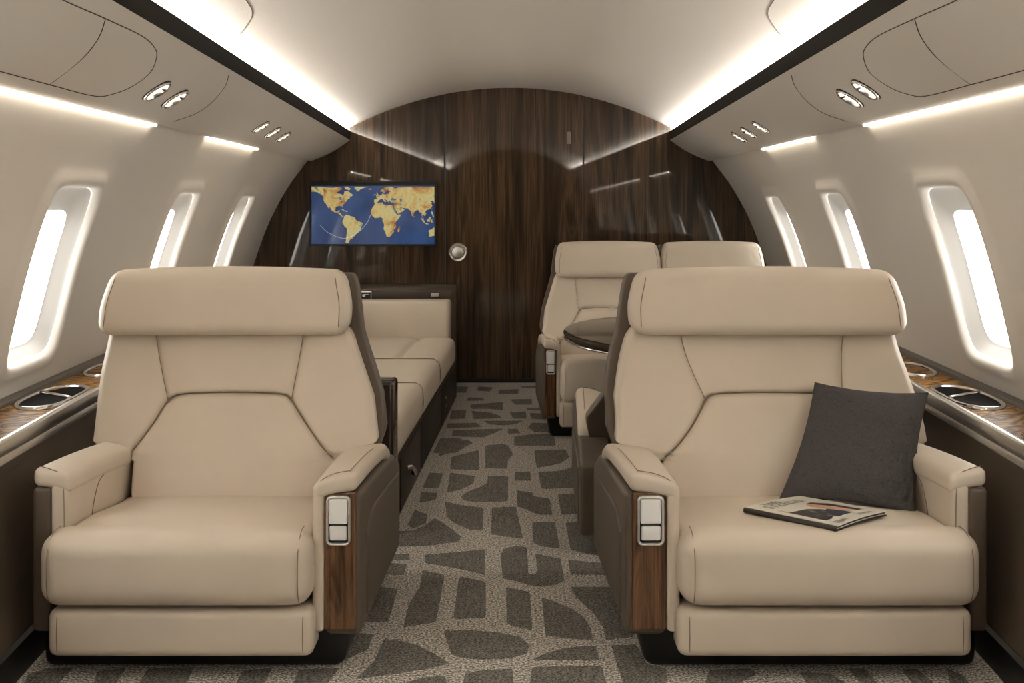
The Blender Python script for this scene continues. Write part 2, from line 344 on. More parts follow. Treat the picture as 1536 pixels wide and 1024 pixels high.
# ------------------------------------------------------------------ ceiling, strips, overhead panels
YS = lin(YR, YB+.02, 26)
def build_ceiling():
    o = obj('ceiling', sheet(lambda Y, x: (lambda p: (p[0], Y, p[1]))(ceil_pt(Y, x)), YS, lin(-1.17, 1.17, 60)), CEIL, loc=(0, 3, 2))
    struct(o, 'pale vaulted cabin ceiling')
    SD = [(3.885, 0.846), (4.068, 0.862), (4.176, 0.894), (4.317, 0.97), (4.362, 1.031)]
    for s in (-1, 1):
        pts = []
        for Y, x in [(3.1, .80)]+SD:
            X, z = ceil_pt(Y, x); pts.append((s*X, Y, z+.0008))
        sharp(obj('ceiling_seam', tube(smooth_path(pts, 6), .0019), LINE, o))
build_ceiling()
n_trim = 1
for s, side in ((-1, 'left'), (1, 'right')):
    def strip_pt(Y, k, s=s):
        (xb, zb), (xt, zt) = stripb(Y), stript(Y)
        pts = [(xb, zb), (xt-.004, zt), (xt+.006, zt+.002), (xt+.05, zt-.055), (xt+.17, zt-.060), (xt+.24, zt+.0)]
        return (s*pts[k][0], Y, pts[k][1])
    V, F = sheet(lambda Y, k: strip_pt(Y, k), YS, range(0, 4), flip=(s > 0))
    o = obj('trim_%d' % n_trim, (V, F), STRIP, smooth=False, loc=(0, 3, 1.7)); n_trim += 1
    struct(o, 'black strip along the %s edge of the ceiling' % side)
    V, F = sheet(lambda Y, k: strip_pt(Y, k), YS, range(3, 6), flip=(s > 0))
    o = obj('trim_%d' % n_trim, (V, F), PANELM, smooth=False, loc=(0, 3, 1.7)); n_trim += 1
    struct(o, 'light trough above the %s overhead panel' % side)
    # cove light, lying in the trough for the whole length
    pass
    for y0, y1, k in ((YR+.05, 1.6, 3.0), (1.6, YB-.06, 1.0)):  # first section boosted: unseen added fill to light the seat fronts
        a, b = stript(y0), stript(y1)
        l = area('cove_and_fill_lamp_%s' % side, ((a[0]+b[0])/2*s+s*.056, (y0+y1)/2, (a[1]+b[1])/2-.030), (0, 0, 0), .03, y1-y0, COVE_W*k*(y1-y0), WARM)
        d = Vector((s*(b[0]-a[0]), y1-y0, b[1]-a[1])).normalized()
        z = Vector((s*.6, 0, -1)); z = (z-d*z.dot(d)).normalized(); x = d.cross(z)
        l.rotation_euler = Matrix((x, d, z)).transposed().to_euler()
    # overhead panel
    e = empty('overhead_panel', (s*1.2, 3, 1.5), 'pale overhead service panel running along the %s side above the windows' % side, 'overhead panel')
    def pp(Y, k, s=s):
        if k <= 12:
            x, z = panel(Y, k/12); return (s*x, Y, z)
        x, z = panel(Y, 1)
        q = [(x+.012, z+.004), (x+.015, z+.022), (x+.05, z+.03)][k-13]
        return (s*q[0], Y, q[1])
    o = sharp(obj('panel_face', sheet(pp, YS, range(16), flip=(s > 0)), PANELM, e))
    for pts in ([(2.616, 0.148), (2.773, 0.163), (3.065, 0.143), (3.369, 0.13), (3.528, 0.161), (3.628, 0.228), (3.723, 0.4), (3.727, 0.608), (3.679, 0.753), (3.581, 0.836), (3.224, 0.848), (2.898, 0.851), (2.711, 0.85)], [(3.065, 0.143), (3.138, 0.296), (3.189, 0.515), (3.224, 0.848)], [(4.447, 0.058), (4.551, 0.202), (4.628, 0.464), (4.631, 0.681), (4.548, 0.884)]):
        Q = []
        for Y, t in pts:
            x, z = panel(Y, min(max(t, .02), .98)); Q.append((s*x, Y, z))
        obj('panel_seam', tube(smooth_path(Q, 6), .0016, 5), LINE, e)
    # light wash strips under the panel lip
    for ya, yb in ((YR+.1, 4.45), (5.31, 6.45)):
        def lp(Y, k, s=s):
            x, z = panel(Y, 1); q = [(x-.001, z-.005), (x+.014, z-.006), (x+.014, z+.006), (x-.001, z+.003)][k % 4]
            return (s*q[0], Y, q[1])
        V, F = sheet(lp, lin(ya, yb, 6), range(5))
        o = obj('light_strip', (V, F), LED, smooth=False)
        near = ya < 3
        tag(o, '%s glowing light strip under the %s overhead panel' % ('long front' if near else 'short rear', side), 'light strip', 'light strips above the windows')

# reading lights and air outlets
def reading_light(s, Y, t, hw, label, grp):
    x, z = panel(Y, t); x2, z2 = panel(Y, t+.02); T = Vector((s*(x2-x), 0, z2-z)).normalized()
    nrm = Vector((-s*T.z*s if False else 0, 0, 0))
    nrm = Vector((-T.z, 0, T.x));
    if nrm.z > 0: nrm = -nrm
    if nrm.x*s > 0 and abs(nrm.x) > .9: nrm = -nrm
    c = Vector((s*x, Y, z))
    e = empty('reading_light', tuple(c), label, 'reading light', grp)
    k = hw
    obj('bezel', join_ring(c, nrm, T, k*1.0, k*1.0), CHROME, e)
    obj('shadow_gap', loop_lathe([(k*1.06, -.002), (k*1.06, .0012), (k*.9, .0015)], c, nrm, T, 36, 1, 1), BLACK, e)
    lens = obj('lens', loop_lathe([(k*.80, .0), (k*.78, .004), (k*.5, .009), (k*.12, .011)], c, nrm, T, 30, 1, 1), LENS, e)
    obj('nozzle', loop_lathe([(k*.34, .006), (k*.34, .016), (k*.24, .018), (k*.18, .012)], c+T*k*.12, nrm, T, 24), STEEL, lens)
    obj('fin', soft(*(lambda p: (p.x-.0012, p.x+.0012, p.y-k*.55, p.y+k*.55, p.z-.004, p.z+.004))(c+nrm*.012-T*k*.42), .001, (1, 1, 1), k=2), CHROME, lens)
def join_ring(c, nrm, T, a, b):
    V, F = [], []; u = T; v = nrm.cross(T); n, m = 40, 8
    for i in range(n):
        t = 2*math.pi*i/n; d = u*math.cos(t)*a+v*math.sin(t)*b
        for j in range(m):
            q = 2*math.pi*j/m; V.append(tuple(c+d*(1-.10+.10*math.cos(q))+nrm*(.004+.006*math.sin(q))))
    for i in range(n):
        for j in range(m):
            F.append((i*m+j, ((i+1) % n)*m+j, ((i+1) % n)*m+(j+1) % m, i*m+(j+1) % m))
    return V, F
LL = [(3.958, 0.555), (4.208, 0.572), (5.753, 0.522), (6.104, 0.537), (6.439, 0.556)]
LR = [(3.922, 0.551), (4.158, 0.583), (5.731, 0.531), (6.08, 0.546), (6.4, 0.571)]
for s, LS, side in ((-1, LL, 'left'), (1, LR, 'right')):
    names = ['nearer of the large pair of round chrome reading lights in the %s overhead panel', 'farther of the large pair of round chrome reading lights in the %s overhead panel',
             'nearest of three small chrome reading lights in the %s overhead panel', 'middle one of three small chrome reading lights in the %s overhead panel',
             'farthest of three small chrome reading lights in the %s overhead panel']
    for i, (Y, t) in enumerate(LS):
        reading_light(s, Y, t, .052 if i < 2 else .047, names[i] % side, 'reading lights, %s side' % side)

# ------------------------------------------------------------------ side walls with windows
WC = [-.62, .92, 2.46, 4.0, 5.56, 7.04]
WB = [-1.39, .15, 1.69, 3.23, 4.78, 6.30, 7.80]
def v_at_z(Y, z):
    a, b = 0, 1
    for _ in range(30):
        m = (a+b)/2
        if wall_pt(Y, m)[1] > z: a = m
        else: b = m
    return a
def wall_normal(Y, v):                                 # outward (away from the cabin), for the right side
    p = Vector((wall_pt(Y, v)[0], Y, wall_pt(Y, v)[1])); a = wall_pt(Y+.01, v); b = wall_pt(Y, v+.01)
    A = Vector((a[0], Y+.01, a[1]))-p; B = Vector((b[0], Y, b[1]))-p
    n = A.cross(B).normalized(); return (n if n.x > 0 else -n), p
n_win = 1
NS = 28
sq = [(-1+2*i/NS, -1) for i in range(NS)]+[(1, -1+2*i/NS) for i in range(NS)]+[(1-2*i/NS, 1) for i in range(NS)]+[(-1, 1-2*i/NS) for i in range(NS)]
for s, side in ((-1, 'left'), (1, 'right')):
    V, F = [], []
    for ci, yc in enumerate(WC):
        vt, vb = v_at_z(yc, 1.272), v_at_z(yc, .70); vc, hv = (vt+vb)/2, (vb-vt)/2; hy = .235
        H = .573/(2*hv)                                # metres per v
        def sup(a, b, n=7.0):
            t = math.atan2(b, a); c_, s_ = abs(math.cos(t)), abs(math.sin(t)); r = (c_**n+s_**n)**(-1/n)
            return r*math.cos(t), r*math.sin(t)
        rings = []                                     # (delta outwards in m, height towards the cabin)
        ds = [(0, -.012), (.004, .002), (.011, .011), (.022, .016), (.038, .016), (.052, .010), (.066, .003), (.082, 0)]
        def P(Y, v, h, s=s):
            n, p = wall_normal(Y, min(max(v, 0), 1)); q = p-n*h; return (s*q.x, q.y, q.z)
        for d, h in ds:
            rings.append([P(yc+(hy+d)*sup(a, b)[0], vc+(hv+d/H)*sup(a, b)[1], h) for a, b in sq])
        y0, y1 = max(WB[ci], YR-.1), WB[ci+1]
        for k in range(1, 9):
            t = k/8; r = []
            for a, b in sq:
                sa, sb = sup(a, b)
                yy = (1-t)*(yc+(hy+.082)*sa)+t*((y0 if a < 0 else y1) if abs(a) == 1 else y0+(y1-y0)*(a+1)/2)
                if t < 1 and abs(a) < 1: yy = (1-t)*(yc+(hy+.082)*sa)+t*(y0+(y1-y0)*(a+1)/2)
                vv = (1-t)*(vc+(hv+.082/H)*sb)+t*((b+1)/2)
                r.append(P(yy, vv, 0))
            rings.append(r)
        base = len(V); m = len(sq)
        for r in rings: V += r
        for i in range(len(rings)-1):
            for j in range(m):
                q = (base+i*m+j, base+i*m+(j+1) % m, base+(i+1)*m+(j+1) % m, base+(i+1)*m+j)
                F.append(q if s > 0 else q[::-1])
        # window: funnel reveal + pane
        fr = [(0, -.012, 0), (-.003, -.017, .03), (-.010, -.024, .15), (-.022, -.036, .45), (-.034, -.047, .8), (-.042, -.054, 1), (-.046, -.056, 1.0)]
        RV, RF = [], []
        ocy = 0
        for d, h, k in fr:
            for a, b in sq:
                sa, sb = sup(a, b, 6.5)
                top = (-.052 if sb < 0 else .008)*k
                RV.append(P(yc+(hy+d)*sa, vc+(hv+d/H+top/H)*sb, h))
        for i in range(len(fr)-1):
            for j in range(m):
                q = (i*m+j, (i+1)*m+j, (i+1)*m+(j+1) % m, i*m+(j+1) % m); RF.append(q[::-1] if s > 0 else q)
        wo = obj('window_%d' % n_win, (RV, RF), REVEAL); struct(wo, 'rounded cabin window reveal in the %s wall' % side)
        last = RV[-m:]
        cen = tuple(sum(p[i] for p in last)/m for i in range(3))
        obj('window_pane', (last, [tuple(range(m))]), PANE, wo, smooth=False)
        n_win += 1
        nn, pc = wall_normal(yc, vc)
        l = area('daylight', (s*(pc.x+nn.x*.42), yc, pc.z+nn.z*.42-.06), (0, 0, 0), .8, .7, WIN_W, DAY)
        aim(l, (-s*nn.x, 0, -nn.z-.05), 'Z')
    v2, f2 = sheet(lambda Y, v: (s*wall_pt(Y, v)[0], Y, wall_pt(Y, v)[1]), lin(7.80, YB+.02, 3), lin(0, 1, 28), flip=(s > 0))
    V, F = join((V, F), (v2, f2))
    o = obj('wall_%s' % side, (V, F), WALLM, loc=(s*1.6, 3, .5)); struct(o, 'pale curved %s cabin side wall' % side)

# ------------------------------------------------------------------ lower side: ledge, rail, panel, baseboard
for s, side in ((-1, 'left'), (1, 'right')):
    YY = lin(YR, YB, 12)
    def prof(pts):
        def f(Y, k, s=s):
            x, z = pts(Y)[k]; return (s*x, Y, z)
        return f
    def ledge(Y): r = rail_x(Y)+.012; z = ledge_z(Y); wx = L(Y, 1.88, 1.62); return [(r, z-.03), (r, z), (wx, z+.004)]
    e = empty('side_ledge', (s*1.5, 3, .55), 'glossy burl wood side ledge with metal rail along the %s wall' % side, 'side ledge')
    sharp(obj('veneer_top', sheet(prof(ledge), YY, range(3), flip=(s > 0)), BURL, e))
    def gut(Y): wx, z = wall_pt(Y, .97)[0], ledge_z(Y); return [(wx-.035, z+.001), (wx-.032, z+.016), (wx-.012, z+.020), (wx+.03, z+.03)]
    sharp(obj('edge_trim', sheet(prof(gut), YY, range(4), flip=(s > 0)), GASKET, e))
    def rail(Y):
        r = rail_x(Y); z = ledge_z(Y)
        return [(r+.016, z-.02), (r+.016, z+.006), (r+.010, z+.010), (r-.004, z+.008), (r-.010, z+.002), (r-.012, z-.026), (r-.008, z-.034), (r-.014, z-.040), (r-.015, z-.052), (r-.008, z-.058), (r+.004, z-.058)]
    sharp(obj('rail', sheet(prof(rail), YY, range(11), flip=(s > 0)), STEEL, e), 50)
    def lower(Y): r = rail_x(Y); z = ledge_z(Y); b = L(Y, 1.60, 1.262); return [(r+.002, z-.05), (r-.004, z-.09), (b+.01, .09), (b+.01, -.0)]
    o = obj('trim_%d' % n_trim, sheet(prof(lower), YY, range(4), flip=(s > 0)), TAUPE, smooth=False, loc=(s*1.3, 3, 0)); n_trim += 1
    struct(o, 'taupe lower side panel on the %s' % side)
    def bb(Y): b = L(Y, 1.60, 1.262); return [(b+.01, .085), (b-.004, .080), (b-.010, 0)]
    o = obj('baseboard_%s' % side, sheet(prof(bb), YY, range(3), flip=(s > 0)), BLACK, smooth=False, loc=(s*1.25, 3, 0)); struct(o, 'black baseboard, %s' % side)
    # twin cup tray
    def cup_tray(yc, hy, hx, label, wells=True, s=s):
        xc = (rail_x(yc)+wall_pt(yc, .97)[0]-.02)/2; z = ledge_z(yc)+.002
        ang = math.atan(.057)
        def T(a, b, h): return (s*(xc+a+b*.057), yc+b, z+h)
        e2 = empty('cup_tray', (s*xc, yc, z), label, 'cup tray')
        n = 56; V, F = [], []
        def outl(t, k, q=2.6):
            c, d = math.cos(t), math.sin(t); r = (abs(c)**q+abs(d)**q)**(-1/q)
            return hx*k*r*c, hy*(1-(1-k)*hx/hy)*r*d
        pr = [(1.0, -.002), (.99, .006), (.93, .009), (.84, .007), (.80, .001)]
        for k, h in pr:
            for i in range(n):
                a, b = outl(2*math.pi*i/n, k); V.append(T(a, b, h))
        for i in range(len(pr)-1):
            for j in range(n):
                q = (i*n+j, i*n+(j+1) % n, (i+1)*n+(j+1) % n, (i+1)*n+j); F.append(q if s > 0 else q[::-1])
        obj('rim', (V, F), CHROME, e2)
        V = [T(*outl(2*math.pi*i/n, .82), .0015) for i in range(n)]
        obj('well', (V, [tuple(range(n))]), WELL_SHADE if wells else BURL, e2, smooth=False)
        if wells:
            P = [T(hx*.8*u, hy*.10+hy*.25*u, .005) for u in lin(-1, 1, 8)]
            obj('divider', tube(P, .006, 8), CHROME, e2)
    cup_tray(3.97, .245, .085, 'chrome rimmed twin cup tray sunk in the %s wood ledge' % side)
    cup_tray(4.62, .19, .075, 'small metal edged lid in the %s wood ledge beyond the cup tray' % side, False)

# ------------------------------------------------------------------ bulkheads
def arch(Y, grow=0):
    pts = []
    for k in range(0, 41): x, z = ceil_pt(Y, -1+2*k/40); pts.append((x, z+grow))
    right = [(stripb(Y)[0]+grow, stripb(Y)[1]+grow)]+[(panel(Y, k/6)[0]+grow, panel(Y, k/6)[1]+grow*.6) for k in range(1, 7)]+[(wall_pt(Y, k/12)[0]+grow, wall_pt(Y, k/12)[1]) for k in range(0, 13)]+[(L(Y, 1.86, 1.6)+grow, 0)]
    left = [(-x, z) for x, z in reversed(right)]
    return left+pts+right
def arch_z(x, Y=YB): return ceil_pt(Y, x/L(Y, 1.116, .99))[1]
o = obj('wall_front', prism([(x, z) for x, z in arch(YB, .015)], YB, YB+.06), WALNUT, smooth=False, loc=(0, YB, 0)); struct(o, 'dark glossy walnut bulkhead closing the cabin')
dx0, dx1 = -.450, .507
poly = [(dx0, .005), (dx1, .005)]+[(x, arch_z(x)+.01) for x in lin(dx1, dx0, 12)]
o = sharp(obj('door_1', prism(poly, YB-.010, YB+.001), WALNUT_D, loc=(0, YB, 0))); struct(o, 'flush dark walnut door in the bulkhead')
hc = (-.363, YB-.010, .907)
h = sharp(obj('door_handle', loop_lathe([(.066, 0), (.066, -.010), (.060, -.016), (.050, -.015), (.045, -.006)], hc, (0, 1, 0), (1, 0, 0), 48), CHROME, o))
h['label'] = 'round polished metal door handle'
sharp(obj('knob', loop_lathe([(.042, -.004), (.042, -.012), (.037, -.020), (.020, -.024)], hc, (0, 1, 0), (1, 0, 0), 40), STEEL, h))
p = obj('wall_plate', soft(.395, .425, YB-.014, YB-.009, 1.66, 1.745, .002, (1, 1, 1), k=2), mat('plate_brown', (.24, .18, .13), .4)[0], o, smooth=False); p['label'] = 'small brown plate high on the door'
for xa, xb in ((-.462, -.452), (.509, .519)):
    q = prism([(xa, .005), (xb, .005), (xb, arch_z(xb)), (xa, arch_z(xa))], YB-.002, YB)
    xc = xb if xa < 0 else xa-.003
    g2 = obj('trim_%d' % n_trim, prism([(xc, .005), (xc+.003, .005), (xc+.003, arch_z(xc)), (xc, arch_z(xc))], YB-.012, YB-.003), mat('edge_highlight', (.13, .085, .05), .3)[0], smooth=False); n_trim += 1; struct(g2, 'thin painted highlight along the bulkhead door edge')  # lighter brown strip painted in as the highlight beside the door line
    g = obj('trim_%d' % n_trim, q, BLACK, smooth=False); n_trim += 1; struct(g, 'dark gap beside the bulkhead door')
tk = obj('trim_%d' % n_trim, soft(-.45, .50, YB-.016, YB-.011, .0, .03, .002, (1, 1, 1), k=2), BLACK, smooth=False); n_trim += 1; struct(tk, 'dark kick strip under the door')
o = obj('wall_rear', prism(arch(YR, .015), YR-.06, YR), WALNUT, smooth=False, loc=(0, YR, 0)); struct(o, 'dark walnut bulkhead behind the viewpoint')

# ------------------------------------------------------------------ map monitor
def clip(poly, ax, lim, keep_less):
    out = []
    for i in range(len(poly)):
        a, b = poly[i-1], poly[i]; ia = (a[ax] <= lim) == keep_less; ib = (b[ax] <= lim) == keep_less
        if ia != ib:
            t = (lim-a[ax])/(b[ax]-a[ax]); out.append((a[0]+(b[0]-a[0])*t, a[1]+(b[1]-a[1])*t))
        if ib: out.append(b)
    return out
LAND = {
 'NA': [(-168,66),(-160,71),(-140,70),(-125,70),(-110,68),(-95,69),(-85,69),(-82,66),(-88,62),(-94,59),(-92,57),(-84,55),(-80,51),(-78,55),(-77,60),(-70,61),(-64,58),(-57,53),(-60,50),(-66,50),(-63,46),(-69,44),(-71,41),(-75,37),(-78,34),(-81,31),(-80,26),(-82,28),(-84,30),(-90,29.5),(-96,28),(-97.5,22),(-95,18.5),(-91,18.7),(-89,21.5),(-87,20),(-88.5,16),(-84,15),(-83.5,10.5),(-81,8.8),(-78,9),(-80,7.3),(-85,9.5),(-89,13.5),(-95,16),(-102,18),(-106,22),(-112,30),(-110,23),(-115,29),(-118,34),(-122,37),(-124,42),(-124,48),(-130,54),(-138,59),(-148,60),(-155,57),(-162,55),(-158,59),(-165,62)],
 'SA': [(-77,8),(-72,12),(-66,10.5),(-60,8),(-52,5),(-50,0),(-44,-2.5),(-37,-5),(-35,-8),(-39,-15),(-41,-22),(-48,-27),(-53,-33),(-58,-35),(-58,-38),(-62,-40),(-65,-43),(-66,-47),(-72,-50),(-75,-48),(-73,-38),(-71,-28),(-70,-18),(-76,-14),(-81,-6),(-80,0),(-78,4)],
 'AF': [(-6,35.5),(3,37),(10,37),(11,33.5),(20,31),(25,32),(32,31),(34,27),(37,21),(39,15),(43,11.5),(51,12),(47,4),(41,-2),(39,-8),(40.5,-15),(35,-20),(35.5,-24),(32,-28),(27,-34),(19,-35),(17,-29),(14,-22),(12,-16),(13,-8),(9,-1),(9.5,4),(4,6.3),(-4,5),(-8,4.4),(-13,8.5),(-17,14.5),(-16,21),(-13,27),(-9.5,31)],
 'EU': [(-9,37),(-9,43.5),(-1.5,44),(-4.5,48.5),(2,51),(8,54),(10,57.5),(12,54.2),(20,54.7),(24,58),(29,60),(22,61),(25,65.5),(20,64),(17,59),(13,56),(10,59.5),(5,59.5),(6,63),(14,68),(24,71),(33,69),(41,66.5),(44,68.5),(55,68.5),(68,69),(72,72),(85,74),(100,77),(113,74),(128,73),(150,72),(150,59),(140,54),(138,47),(131,43),(127.5,40),(129.5,36),(126.5,34.5),(125,39),(121,40.5),(118,38.5),(122,37),(119.5,34.5),(122,30),(119,25),(113,22),(109,21),(106,19),(109,13),(105,9),(102,12.5),(100,13),(99.5,9),(103.5,1.5),(100.5,5),(98,10),(98,16),(94,16.5),(90,22),(86.5,20.5),(81,16),(80,12),(77.5,8),(74,15),(72.5,20.5),(69,22),(66,25),(57,26),(56,24),(59.5,22.5),(55,17.5),(45,13),(39,21),(35,28.5),(35,36.5),(28,37),(27,40.5),(35,42),(41.5,41.5),(37,45.5),(31,46.5),(28.5,44),(28,41),(23.5,40),(23,36.5),(20,39.5),(19,42),(13.5,45.5),(13,43.5),(18.5,40),(16,38),(12,41.8),(9,44.3),(4,43.5),(0,40),(-2,36.8),(-5.5,36)],
 'GR': [(-45,60),(-52,65),(-54,70),(-60,76),(-40,83),(-20,76),(-22,70),(-38,66)],
 'BA': [(-80,73),(-70,71),(-62,66),(-66,62.5),(-74,64.5),(-78,70),(-88,73)],
 'VI': [(-115,73),(-102,73),(-103,69.5),(-116,69.5)],
 'IC': [(-24,65.5),(-16,66.3),(-13.7,65),(-19,63.4)], 'UK': [(-5,58.5),(-2,57.5),(1.5,52.5),(1,51),(-5,50.2),(-4,53),(-3,54.8)], 'IE': [(-10,54),(-6,55),(-6,52.2),(-10,51.7)],
 'MG': [(49.5,-12.5),(50,-16),(47,-25),(44,-24.5),(43.5,-20),(45,-16)], 'CU': [(-84.5,22.3),(-80,23),(-74.5,20.3),(-78,20)], 'HI': [(-74,19.8),(-69,19.5),(-69,18.2),(-74,18.2)],
 'SL': [(80,9.5),(81.8,7.5),(80.5,6)], 'SU': [(95.5,5.5),(99,3.5),(104,-1),(106,-5.8),(103,-5),(99,0)], 'JA': [(105.3,-6.2),(111,-6.6),(114.5,-7.8),(113,-8.6),(106,-7.5)],
 'BO': [(109.5,1.5),(113,3.5),(117,7),(119,5),(117.5,0),(116,-4),(111,-3)], 'CE': [(119.5,0),(121,1.2),(125,1.4),(121,.2),(123,-4),(120,-5.5)], 'PH': [(120,18),(122,18),(124,12),(126,8),(124,6.5),(121.5,12),(120,15)],
 'TW': [(120.2,23),(121.7,25.2),(121,22)], 'HN': [(108.7,19.3),(110.8,20),(110,18.3)],
 'AU': [(113.5,-22),(119,-20),(123,-17),(129,-15),(136,-12),(142,-11),(150,-23),(150,-37),(140,-38),(131,-31.5),(124,-33),(118,-35),(115,-34)]}
def monitor():
    X0, X1, Z0, Z1 = -1.395, -.512, .949, 1.400
    e = empty('map_monitor', ((X0+X1)/2, YB, Z0), 'flat black framed screen showing a blue and yellow world map', 'monitor')
    fr = join(soft(X0, X1, YB-.03, YB-.0005, Z0, Z0+.014, .003, (1, 1, 1), k=2), soft(X0, X1, YB-.03, YB-.0005, Z1-.014, Z1, .003, (1, 1, 1), k=2),
              soft(X0, X0+.014, YB-.03, YB-.0005, Z0, Z1, .003, (1, 1, 1), k=2), soft(X1-.014, X1, YB-.03, YB-.0005, Z0, Z1, .003, (1, 1, 1), k=2))
    obj('bezel', fr, BLACK, e, smooth=False)
    a, b, c, d = X0+.014, X1-.014, Z0+.014, Z1-.014
    m, N, K, p = mat('screen_sea', (.01, .02, .06), .12, emit=(.020, .048, .135), es=.36); p.inputs['Coat Weight'].default_value = .6
    n = noise(N, K, coords(N, K), 5, 4); K.new(ramp(N, K, n, [(.35, (.012, .030, .095)), (.65, (.030, .070, .18))]), p.inputs['Emission Color'])
    scr = obj('screen', ([(a, YB-.020, c), (b, YB-.020, c), (b, YB-.020, d), (a, YB-.020, d)], [(0, 1, 2, 3)]), m, e, smooth=False)
    m2, N, K, p = mat('screen_land', (.05, .04, .02), .15, emit=(.6, .45, .15), es=.27)
    n = noise(N, K, coords(N, K), 11, 5, .65, .6)
    K.new(ramp(N, K, n, [(.34, (.26, .03, .015)), (.42, (.55, .27, .08)), (.50, (.74, .55, .20)), (.58, (.74, .66, .30)), (.66, (.16, .16, .03))]), p.inputs['Emission Color'])
    V, F = [], []
    zt = d-.018
    obj('screen_top_band', ([(a, YB-.0205, zt), (b, YB-.0205, zt), (b, YB-.0205, d), (a, YB-.0205, d)], [(0, 1, 2, 3)]), BLACK, scr, smooth=False)
    for P in LAND.values():
        P = clip(P, 0, -151, False); P = clip(P, 0, 127, True) if P else P
        P = clip(P, 1, 70, True) if P else P; P = clip(P, 1, -48, False) if P else P
        if len(P) < 3: continue
        Q = []
        for i in range(len(P)):                         # ragged coasts
            p0, p1 = P[i-1], P[i]; dd = math.hypot(p1[0]-p0[0], p1[1]-p0[1])
            if 4 < dd < 40 and not (abs(p0[0]) > 126.9 and abs(p1[0]) > 126.9) and not (p0[1] > 69.9 and p1[1] > 69.9):
                Q.append(((p0[0]+p1[0])/2+random.uniform(-.9, .9), (p0[1]+p1[1])/2+random.uniform(-.9, .9)))
            Q.append(p1)
        s0 = len(V)
        for lo, la in Q: V.append((a+(lo+151)/278*(b-a), YB-.0207, c+(la+50)/122*(zt-c)))
        F.append(tuple(range(s0, len(V))))
    obj('map_land', (V, F), m2, scr, smooth=False)
    blk = mat('inland_sea', (.01, .03, .08), .2, emit=(.015, .07, .12), es=.9)[0]
    for P in ([(28,43),(34,44.5),(41,42),(37,41.2),(30,41.3)], [(48,45),(53,46),(54,40),(50,37.3),(49,41)], [(33.5,28),(38,20),(43,12.8),(42,12.5),(36,20),(32.6,28)], [(48,30),(52,27.5),(55,26.2),(51.5,24.5),(49,28)], [(-92,48),(-85,48.5),(-82,45),(-83,42.5),(-87,42),(-88,46.5)]):
        obj('map_water', ([(a+(lo+151)/278*(b-a), YB-.0209, c+(la+50)/122*(zt-c)) for lo, la in P], [tuple(range(len(P)))]), blk, scr, smooth=False)
    rt = mat('route_line', (.3, .3, .3), .4, emit=(.35, .40, .50), es=.6)[0]
    P = [(a+(lo+151)/278*(b-a), YB-.0212, c+(la+50)/122*(zt-c)) for lo, la in smooth_path([(-132, -10), (-115, -25), (-90, -36), (-70, -37), (-45, -25), (-25, -5), (-18, 10)], 8)]
    obj('map_route', tube(P, .0009, 5), rt, scr)
monitor()

# ------------------------------------------------------------------ seats
ZY = .48
def yb(z): return 3.575+(z-.34)*ZY
CT = [(.34, -.832), (.51, -.838), (.62, -.850), (.70, -.868), (.804, -.885), (1.02, -.903)]
HT = [(.30, .298), (.440, .302), (.452, .33), (.474, .40), (.50, .432), (.62, .425), (.70, .409), (.804, .384), (.86, .36)]
SEAMS = [[(-1.128, .83), (-1.095, .72), (-1.056, .612)], [(-.652, .83), (-.663, .72), (-.676, .612)],
         [(-1.165, .445), (-1.135, .485), (-1.095, .545), (-1.072, .590), (-1.056, .612), (-1.035, .626), (-.99, .632), (-.86, .635), (-.73, .632), (-.694, .626), (-.676, .612), (-.658, .588), (-.625, .545), (-.575, .485), (-.535, .445)]]
SEAMS = [[(v.x, v.y) for v in smooth_path([(a, b) for a, b in P], 3)] if False else P for P in SEAMS]
def seg_d(px, pz, P):
    best = 9
    for (ax, az), (bx, bz) in zip(P, P[1:]):
        dx, dz = bx-ax, bz-az; t = min(max(((px-ax)*dx+(pz-az)*dz)/(dx*dx+dz*dz), 0), 1)
        d = math.hypot(px-ax-dx*t, pz-az-dz*t); best = min(best, d)
    return best
def backrest(dense=True):
    k = 190 if dense else 90
    def f(u, t, v):                                    # u -1..1, t 0 front..1 rear, v = z
        h = tab(HT, v) if v < .5 else ltab(HT[4:], v); c = ltab(CT, v)
        # the lower wing edge drops towards the middle
        x = c+u*h; y = yb(v)+.115*t
        g = 0
        if t < .5:
            d1 = min(seg_d(x, v, SEAMS[0]), seg_d(x, v, SEAMS[1])); d2 = seg_d(x, v, SEAMS[2])
            g = .004*math.exp(-(d1/.004)**2)+.010*math.exp(-d1/.014)+.010*math.exp(-(d2/.0045)**2)+.016*math.exp(-d2/.012)
            cu = (1-u*u); y += g-.012*max(cu, 0)
            y -= .018*math.exp(-((v-.42)/.10)**2)*max(cu, 0)
            y -= .010*sm(.55, .95, abs(u))*sm(.48, .56, v)*(1-sm(.95, 1.0, abs(u)))
        return (x, y, v)
    V, F = soft(-1, 1, 0, 1, .335, .83, .035, (k, 1, int(k*.7)), k=5)
    # rounding is per axis: t uses 1 m -> .115 m, so scale radii back
    return [f(*p) for p in V], F
def shell():
    def f(u, t, v):
        h = ltab([(.30, .40), (.46, .425), (.52, .447), (.62, .442), (.70, .430), (.804, .405), (1.02, .385)], v); c = ltab(CT, v)
        return (c+.004+u*h, yb(v)+.062+.095*t, v)
    V, F = soft(-1, 1, 0, 1, .30, .990, .05, (12, 1, 24), k=4)
    return [f(*p) for p in V], F
